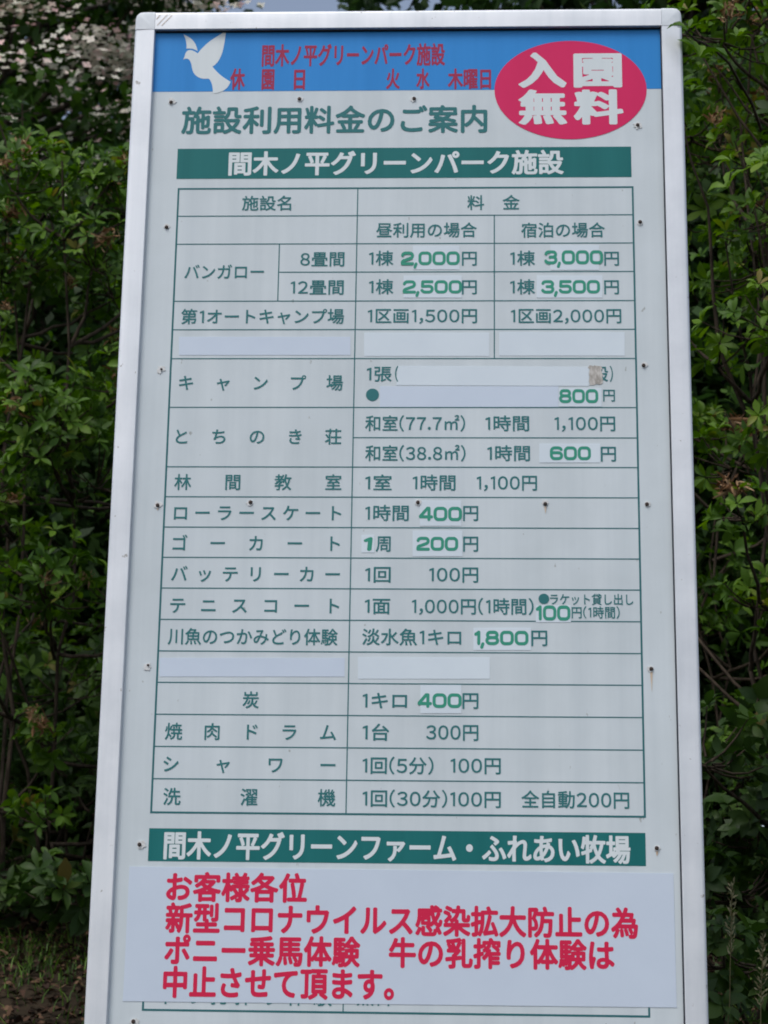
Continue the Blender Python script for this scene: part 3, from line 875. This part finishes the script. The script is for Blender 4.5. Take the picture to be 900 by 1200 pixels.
def bush(label, base, pads, seed, lm='azalea', leaf=0.047, nstem=6, group='azalea bushes round the board', name='azalea_bush', blossoms=8, bare=0, tint=0.5, tpl=AZ, extra=None):
    """pads: (x, y, z, radius, shoots) masses of foliage in world space, carried by stems from the base"""
    rs = np.random.RandomState(seed)
    bz = float(ground_z(*base)) - 0.03
    o = np.array([base[0], base[1], bz])
    t = thing(name, label, 'shrub', o, group)
    stems, leaves, tips_all = [], [], []
    main = []
    pads = np.array(pads, float); pads[:, :3] -= o
    top = pads[np.argsort(-pads[:, 2])]
    for k in range(nstem):
        tgt = top[(k * 2) % len(top), :3] + rs.normal(0, .06, 3)
        a = np.array([rs.normal(0, .1), rs.normal(0, .1), 0])
        c = curve(a, tgt, rs.uniform(-.02, .1), rs, 10, .05)
        main.append(c); stems.append(tube(c, np.linspace(.0065, .003, 10) * rs.uniform(.7, 1.25)))
    MP = np.concatenate([m[1:] for m in main])
    for (x, y, z, r, n) in pads:
        n = int(n * 1.8); c = np.array([x, y, z])
        sc = np.linalg.norm(MP - c, axis=1) + 2.0 * np.clip(MP[:, 2] - (z - .15), 0, None)
        a = MP[sc.argmin()]
        if np.linalg.norm(a - c) > .05: stems.append(tube(curve(a, c - (0, 0, r * .3), -.08, rs, 7, .05), np.linspace(.007, .003, 7), 5))
        u = norm(rs.normal(size=(n, 3))); rad = r * rs.uniform(.25, 1, n) ** .6
        P = c + u * rad[:, None] * (1, 1, .55)
        A = norm(u * (.8, .8, .5) + (0, -.18, .62) + rs.normal(0, .25, (n, 3)))
        leaves.append(whorls(P, A, rs, leaf * rs.uniform(.7, 1.2, n), tpl=tpl, tint0=tint + .12 * (rs.rand() - .5)))
        for q in range(0, n, 2):
            m = c + (P[q] - c) * rs.uniform(0, .25) - (0, 0, r * .25)
            stems.append(tube(curve(m, P[q], -.1, rs, 4, .05), np.linspace(.003, .0016, 4), 4))
        # scattered single leaves lower on the twigs
        nl = n
        Pl = c + norm(rs.normal(size=(nl, 3))) * r * .8 * rs.uniform(.1, 1, (nl, 1)) * (1, 1, .6) - (0, 0, r * .12)
        leaves.append(place_leaves(Pl, rs.normal(size=(nl, 3)) + (0, 0, -.1), norm(rs.normal(0, .5, (nl, 3)) + (0, 0, 1)), rs.uniform(.5, 1, nl) * leaf, np.clip(rs.normal(tint - .15, .15, nl), 0, 1), tpl, rs=rs))
        tips_all.append(P)
    for k in range(bare):
        m = main[rs.randint(len(main))]; a = m[rs.randint(2, 7)]
        stems.append(tube(curve(a, a + np.array([rs.normal(0, .35), rs.normal(-.1, .25), rs.uniform(.25, .7)]), .03, rs, 7, .06), np.linspace(.006, .002, 7), 5))
    if extra is not None: extra(o, rs, stems, leaves)
    V, F, T = merge(stems); link('stems', mesh('stems', V, F, True), M['twig'], t)
    V, F, T = merge(leaves); link('foliage', mesh('foliage', V, F, True, T), M[lm], t)
    tips = np.concatenate(tips_all)
    for k in range(blossoms):
        p = tips[rs.randint(len(tips))] + rs.normal(0, .015, 3) + (0, -.02, .01)
        w = link('withered_blossom', WITHER[rs.randint(len(WITHER))], M['wither'], t, p)
        w.rotation_euler = rs.uniform(0, 6.28, 3); w.scale = [rs.uniform(.8, 1.4)] * 3
    return t

def cloud(rs, n, x, y, z, r=(.16, .28), shoots=(12, 24)):
    return [(rs.uniform(*x), rs.uniform(*y), rs.uniform(*z), rs.uniform(*r), rs.randint(*shoots)) for _ in range(n)]

rs = np.random.RandomState(11)
AZG = 'azalea bushes growing behind the board'
# left of the board: an open bush with layered sprays
pads = (cloud(rs, 26, (-1.75, -.72), (2.3, 3.1), (3.15, 4.12)) + cloud(rs, 6, (-1.6, -.78), (2.3, 2.8), (3.9, 4.2), (.12, .2), (7, 11)) + cloud(rs, 8, (-1.6, -.85), (2.2, 2.7), (2.72, 2.92), (.14, .2), (9, 14)) +
        cloud(rs, 5, (-1.6, -1.05), (2.4, 2.8), (2.15, 2.5), (.12, .18), (7, 11)) + cloud(rs, 3, (-1.7, -1.25), (2.7, 3.1), (4.3, 4.85), (.12, .18), (6, 10)) +
        cloud(rs, 14, (-1.8, -.6), (3.0, 3.6), (2.2, 3.6), (.2, .3), (10, 18)))
bush('open leggy azalea left of the board with layered sprays and withered orange blossoms', (-1.25, 2.95), pads, 1, blossoms=46, bare=4, nstem=5, group=AZG)
# right of the board: taller, closer, many bare stems
def corner_twig(o, rs, stems, leaves):
    tip = np.array([.487, -.05, 3.262]) - o
    c = curve(np.array([.70, .55, 3.36]) - o, tip, .08, rs, 8, .03)
    stems.append(tube(c, np.linspace(.0035, .0015, 8), 5))
    leaves.append(whorls(np.array([tip + (.006, 0, .004)]), np.array([(-.3, -.5, .8)]), rs, .034, per=(4, 5)))
    leaves.append(whorls(np.array([tip + (.03, .06, -.02)]), np.array([(.3, -.5, .6)]), rs, .05))
pads = (cloud(rs, 26, (.62, 1.35), (1.0, 1.9), (3.35, 4.35), (.15, .26), (10, 18)) + cloud(rs, 16, (.6, 1.3), (1.0, 1.8), (2.75, 3.4), (.14, .22), (8, 14)) +
        cloud(rs, 5, (.65, 1.2), (1.1, 1.5), (2.5, 2.75), (.1, .16), (6, 10)))
bush('tall leafy azalea right of the board, its twig reaching over the frame corner', (.95, 1.55), pads, 2, blossoms=60, bare=14, nstem=9, leaf=.045, group=AZG, extra=corner_twig, tint=.6)
# low dark shrub at the foot on the right
pads = cloud(rs, 22, (.55, 1.25), (.95, 1.55), (1.5, 2.2), (.13, .22), (9, 16)) + cloud(rs, 6, (.6, 1.2), (1.3, 1.6), (2.15, 2.45), (.12, .18), (6, 10)) + cloud(rs, 14, (.52, 1.1), (.65, 1.0), (1.4, 1.8), (.12, .18), (7, 11))
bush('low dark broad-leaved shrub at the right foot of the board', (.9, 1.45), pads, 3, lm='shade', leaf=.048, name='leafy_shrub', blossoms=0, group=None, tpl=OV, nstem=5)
# left low
pads = cloud(rs, 20, (-1.85, -.72), (2.75, 3.5), (1.98, 2.6), (.13, .22), (8, 13)) + cloud(rs, 10, (-1.6, -.75), (2.35, 2.75), (1.83, 2.05), (.12, .17), (6, 9))
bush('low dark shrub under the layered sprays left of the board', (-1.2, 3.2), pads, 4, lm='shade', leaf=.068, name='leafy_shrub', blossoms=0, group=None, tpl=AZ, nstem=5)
pads = cloud(rs, 46, (-2.3, -.6), (3.8, 4.4), (2.05, 3.0), (.2, .28), (10, 15))
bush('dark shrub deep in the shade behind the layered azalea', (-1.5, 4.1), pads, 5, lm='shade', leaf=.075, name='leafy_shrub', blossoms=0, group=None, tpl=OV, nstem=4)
# hedge behind, mostly hidden by the board
for k, (x, y, hgt) in enumerate([(-2.7, 3.4, 2.4), (-.3, 3.5, 2.2), (.75, 3.4, 2.4), (1.9, 2.6, 2.5), (3.0, 2.9, 2.6), (-3.8, 3.6, 2.5)]):
    z0 = float(ground_z(x, y))
    pads = cloud(rs, 40, (x - .75, x + .75), (y - .5, y + .5), (z0 + .35, z0 + hgt), (.2, .3), (10, 18))
    bush(['bushy azalea at the far left beside the layered one', 'dense azalea hidden behind the middle of the board', 'dark azalea behind the tall one right of the board', 'bushy azalea to the right of the tall one',
          'azalea furthest right in the row', 'azalea furthest left in the row'][k], (x, y), pads, 20 + k, blossoms=5, group=AZG, tint=.42)

# ---------------- trees
def tree(name, label, base, height, crown, seed, lm, n, leaf, group=None, low=.3, tiers=None, rt=.11, flowers=None, dens=80):
    """trunk with limbs to clumps of leaves inside an ellipsoid crown (rx, ry, rz)"""
    rs = np.random.RandomState(seed)
    bz = float(ground_z(*base)) - .05
    t = thing(name, label, 'tree', (base[0], base[1], bz), group)
    cz = height - crown[2]
    stems, lv = [], []
    trunk = curve((0, 0, 0), (rs.normal(0, .3), rs.normal(0, .2), height * .88), 0, rs, 14, .04)
    stems.append(tube(trunk, np.linspace(rt, rt * .15, 14), 8))
    cl = []
    while len(cl) < n:
        u = rs.uniform(-1, 1, 3); d = np.linalg.norm(u)
        if .35 < d < 1.0 and rs.rand() < d ** 1.2:
            c = u * crown * (1 + .12 * math.sin(5 * u[0] + seed) + .1 * math.sin(7 * u[2] + 2 * u[1])) + (0, 0, cz)
            if tiers: c[2] = (round(c[2] / tiers) + rs.normal(0, .12)) * tiers
            if c[2] > low * height * .5: cl.append(c)
    cl = np.array(cl)
    for k, c in enumerate(cl):
        if k % 3 == 0:
            a = trunk[np.clip(int((c[2] - .25 * np.hypot(c[0], c[1])) / height * 14), 2, 12)]
            stems.append(tube(curve(a, c, -.05 if tiers else .04, rs, 7, .07), np.linspace(rt * .3, .006, 7), 5))
    per = dens
    P = np.repeat(cl, per, 0)
    rr = rs.uniform(.24, .46, n).repeat(per)
    off = norm(rs.normal(size=P.shape)) * (rs.rand(len(P), 1) ** .45) * rr[:, None]
    off *= (1.25, 1.25, .35) if tiers else (1, 1, .75)
    P = P + off
    D = norm(off + rs.normal(0, .15, P.shape)) + rs.normal(0, .5, P.shape) + (0, 0, -.35)
    tint = np.clip(np.repeat(rs.normal(.45, .16, n), per) + rs.normal(0, .13, len(P)), 0, 1)
    V0, F0 = OV
    sel = np.array([0, 1, 2, 6, 7, 8, 12, 13, 14]); V1 = V0[sel]
    F1 = np.array([(0, 1, 4, 3), (1, 2, 5, 4), (3, 4, 7, 6), (4, 5, 8, 7)])
    V2 = np.array([(0, 0, 0), (.42, -.26, .06), (1, 0, -.05), (.5, .26, .06)]); F2 = np.array([(0, 1, 2, 3)])
    lv.append(place_leaves(P, D, norm(rs.normal(0, .45, P.shape) + (0, 0, 1)), leaf * rs.uniform(.6, 1.2, len(P)), tint, (V2, F2), rs=rs))
    V, F, T = merge(stems); link('trunk', mesh('trunk', V, F, True), M['bark'], t)
    V, F, T = merge(lv); link('crown', mesh('crown', V, F, True, T), M[lm], t)
    if flowers:
        nf, pinkness = flowers
        wgt = np.clip(.45 - cl[:, 1] / crown[1], .02, None) * rs.uniform(.05, 1, n) ** 2.2
        out = cl[rs.choice(n, nf, p=wgt / wgt.sum())]
        P = out + rs.normal(0, 1, (nf, 3)) * (.22, .14, .045) + (0, -.2, .06)
        A = norm(rs.normal(0, .3, (nf, 3)) + (0, -1.0, .75))
        pk = np.where(P[:, 2] > height * pinkness, rs.uniform(.75, 1, nf), np.clip(rs.normal(.42, .22, nf), 0, .85))
        U, Vv = frame(A, rs)
        bs = rs.uniform(.022, .035, nf); VB = np.array([(0, 0, 0), (.5, -.36, .05), (1, 0, 0), (.5, .36, .05)])
        parts = []
        for q in range(4):
            D = (math.cos(q * math.pi / 2) * U + math.sin(q * math.pi / 2) * Vv) + A * .12
            parts.append(place_leaves(P, D, A, bs, pk, (VB, F2), rs=rs))
        V, F, T = merge(parts)
        b = link('blossoms', mesh('blossoms', V, F, True, T), M['bract'], t); b['kind'] = 'stuff'
    return t

tree('dogwood_tree', 'dogwood with layers of white and pinkish blossoms above the left shrubs', (-3.05, 8.6), 7.6, (1.75, 1.5, 3.0), 31, 'dogwood', 260, .1, tiers=.46, flowers=(18000, .88))
tree('dogwood_tree', 'pinker dogwood standing further back at the top left corner', (-4.25, 11.5), 9.6, (2.2, 1.8, 3.0), 32, 'dogwood', 260, .11, tiers=.5, flowers=(7000, .6))
BG = 'leafy trees behind the shrubs'
for k, (x, y, hgt, cr, n) in enumerate([(-3.6, 12.2, 12.6, (1.5, 1.5, 5.6), 330), (1.6, 10.0, 11.6, (2.0, 1.4, 5.0), 380), (3.5, 9.0, 11.2, (1.9, 1.5, 5.0), 330), (5.6, 10.5, 11, (2.0, 1.6, 4.8), 280), (-5.6, 11.0, 10.5, (2.0, 1.6, 4.8), 280),
                                       (-1.05, 16.0, 9.3, (1.1, 1.2, 4.6), 200), (3.6, 15.0, 12.0, (2.6, 1.6, 5.4), 280), (-8.5, 12.0, 10.0, (2.2, 1.8, 4.4), 240), (8.2, 11.0, 10.5, (2.2, 1.8, 4.4), 240)]):
    tree('broadleaf_tree', ['dark tree just above the left end of the board', 'dark tree rising above the right half of the board', 'dark tree above the right corner of the board', 'broad tree at the far right behind the shrubs', 'broad tree at the far left beside the dogwoods',
                            'distant tree in the gap of sky above the board', 'distant tree behind the one at the right corner', 'leafy tree furthest left', 'leafy tree furthest right'][k],
         (x, y), hgt, cr, 40 + k, 'broad', n, .15, group=BG, low=.1)
# thicket closing the view under the trees
for k, (x, y) in enumerate([(-3.4, 5.4), (-1.7, 5.1), (0.1, 5.6), (1.7, 4.6), (3.4, 5.2), (-5.6, 6.0), (5.6, 5.6)]):
    tree('young_tree', ['young tree left of the dogwood trunk', 'young tree behind the layered azalea', 'young tree hidden by the board', 'young tree behind the tall azalea on the right', 'young tree right of the tall azalea', 'young tree far left', 'young tree far right'][k],
         (x, y), 3.3 + .25 * (k % 3) + (.5 if x > 1 else 0), (1.2, .75, 1.75), 60 + k, 'broad', 230, .085, dens=130, group='young trees behind the azaleas', low=-1, rt=.05)
# clipped evergreen hedge beyond
for k, (x, y) in enumerate([(-6.6, 7.2), (-3.9, 7.0), (-1.3, 7.1), (1.3, 6.8), (3.9, 7.0), (6.6, 7.2)]):
    tree('evergreen_tree', ['broad evergreen far left', 'broad evergreen behind the young trees on the left', 'broad evergreen behind the left end of the board', 'broad evergreen behind the middle of the board', 'broad evergreen behind the young trees on the right', 'broad evergreen far right'][k],
         (x, y), 4.1, (1.6, .8, 2.4), 80 + k, 'broad', 260, .16, group='evergreens closing the view', low=-1, rt=.07)

# ---------------- ground cover
rs = np.random.RandomState(5)
n = 42000
P = np.stack([rs.uniform(-3, 3, n), rs.uniform(.8, 3.6, n), np.zeros(n)], -1); P[:, 2] = ground_z(P[:, 0], P[:, 1]) + .006 + rs.rand(n) * .02
D = rs.normal(size=(n, 3)) * (1, 1, .25)
V, F, T = place_leaves(P, D, norm(rs.normal(0, .35, (n, 3)) + (0, -.1, 1)), rs.uniform(.012, .034, n), rs.rand(n) ** 1.6, OV, rs=rs)
o = link('leaf_litter', mesh('leaf_litter', V, F, True, T), M['litter']); o['kind'] = 'stuff'
o['label'] = 'brown fallen leaves scattered under the shrubs'; o['category'] = 'leaf litter'

def blades(P, h, w, rs, lean, k=5, toward=None):
    """thin arching blades rooted at P"""
    n = len(P)
    t = np.linspace(0, 1, k)
    az = rs.uniform(0, 6.28, n) if toward is None else rs.normal(toward, .35, n); dirv = np.stack([np.cos(az), np.sin(az), 0 * az], -1)
    side = np.stack([-np.sin(az), np.cos(az), 0 * az], -1)
    ln = (lean * rs.uniform(.3, 1.3, n) * h)
    C = P[:, None] + dirv[:, None] * (ln[:, None] * t ** 2)[..., None] + np.array([0, 0, 1.0]) * (h[:, None] * (t - .25 * t ** 3 * lean))[..., None]
    ww = w * np.sqrt(np.clip(1 - t, 0.001, 1)) * .5
    Lf = C - side[:, None] * ww[None, :, None]; Rt = C + side[:, None] * ww[None, :, None]
    V = np.stack([Lf, Rt], 2).reshape(-1, 3)
    b = (np.arange(n) * 2 * k)[:, None]; i = np.arange(k - 1)[None] * 2
    F = np.stack([b + i, b + i + 1, b + i + 3, b + i + 2], -1).reshape(-1, 4)
    return V, F, np.repeat(rs.rand(n), 2 * k)
n = 60000
P = np.stack([rs.uniform(-3.5, 3.5, n), rs.uniform(.3, 3.6, n), np.zeros(n)], -1)
keep = (np.sin(P[:, 0] * 5 + 1) * np.sin(P[:, 1] * 6) + rs.normal(0, .5, n)) > -.05
P = P[keep]; P[:, 2] = ground_z(P[:, 0], P[:, 1])
V, F, T = blades(P, rs.uniform(.02, .08, len(P)), .004, rs, .9)
n2 = 9000
P2 = np.stack([rs.uniform(-5, 5, n2), rs.uniform(-5.5, .3, n2), np.zeros(n2)], -1); P2[:, 2] = ground_z(P2[:, 0], P2[:, 1])
V2, F2, T2 = blades(P2, rs.uniform(.03, .09, n2), .006, rs, .7)
V, F, T = merge([(V, F, T), (V2, F2, T2)])
o = link('short_grass', mesh('short_grass', V, F, True, T), M['grass']); o['kind'] = 'stuff'
o['label'] = 'thin short grass on the bank'; o['category'] = 'grass'

def tuft(label, x, y, n, h, w, seed, spread=.06, lean=.6, toward=None):
    rs = np.random.RandomState(seed)
    z = float(ground_z(x, y)) - .01
    P = np.stack([rs.normal(0, spread, n), rs.normal(0, spread, n), np.zeros(n)], -1)
    V, F, T = blades(P, rs.uniform(.6, 1.1, n) * h, w, rs, lean, 8, toward)
    t = thing('grass_tuft', label, 'grass', (x, y, z))
    link('blade', mesh('blade', V, F, True, .5 + .5 * T), M['grass'], t)['kind'] = 'stuff'
    return t
tuft('long bright grass blades at the bottom left corner', -.73, 1.2, 5, .6, .008, 9, .03, .8, math.pi)
tuft('thin grass tuft at the right foot of the board', .72, .75, 22, .5, .006, 4, .09, .5)

def seed_stalk(label, x, y, ztip, seed, lean):
    rs = np.random.RandomState(seed)
    z = float(ground_z(x, y)) - .01
    t = thing('seed_head_grass', label, 'grass', (x, y, z), None)
    h = ztip - z
    tip = np.array([lean, -.02, h])
    c = curve((0, 0, 0), tip, .02, rs, 12, .012)
    link('stalk', mesh('stalk', *tube(c, np.linspace(.0018, .0008, 12), 5)[:2], True), M['straw'], t)
    parts = []
    a = np.linspace(0, 1, 40)
    for f in a:
        s = 1 - .13 / h * (1 - f)
        q = s * 11; i = min(int(q), 10); p = c[i] + (c[i + 1] - c[i]) * (q - i)
        w = .004 + .011 * math.sin(.35 + f * 2.6)
        d = norm(rs.normal(size=3) * (1, 1, .2)) * w + np.array([0, 0, .012])
        parts.append(place_leaves(np.array([p, p + d * .5]), np.array([d, d + rs.normal(0, .006, 3)]), norm(rs.normal(size=(2, 3))), np.array([.011, .009]), rs.rand(2), leaf_template(.16, (.3, 1, 1, .7, .1), 0, .4)))
    V, F, T = merge(parts)
    link('seed_head', mesh('seed_head', V, F, True, T), M['straw'], t)
seed_stalk('taller pale grass stalk with a seed head right of the board', .535, .55, 1.845, 1, .06)
seed_stalk('shorter pale grass stalk with a seed head beside the taller one', .585, .45, 1.745, 2, .05)
x, y = .36, -.1
z = float(ground_z(x, y)) - .01
t = thing('dry_stalk', 'dry brown stalk whose tip shows at the bottom edge before the board', 'grass', (x, y, z))
rs = np.random.RandomState(8)
c = curve((0, 0, 0), (-.012, -.01, 1.575 - z), 0, rs, 10, .01)
V, F, T = tube(c, np.linspace(.0025, .0018, 10), 6)
link('stalk', mesh('stalk', V, F, True), M['straw'], t)
V, F, T = place_leaves(np.array([c[-2], c[-3]]), np.array([(-.25, 0, 1.0), (.4, 0, .6)]), np.array([(.3, -1, 0), (0, -1, .4)]), np.array([.1, .12]), np.array([.2, .5]), leaf_template(.07, (.6, 1, 1, .7, .05), .1, .5))
link('blade', mesh('blade', V, F, True, T), M['straw'], t)
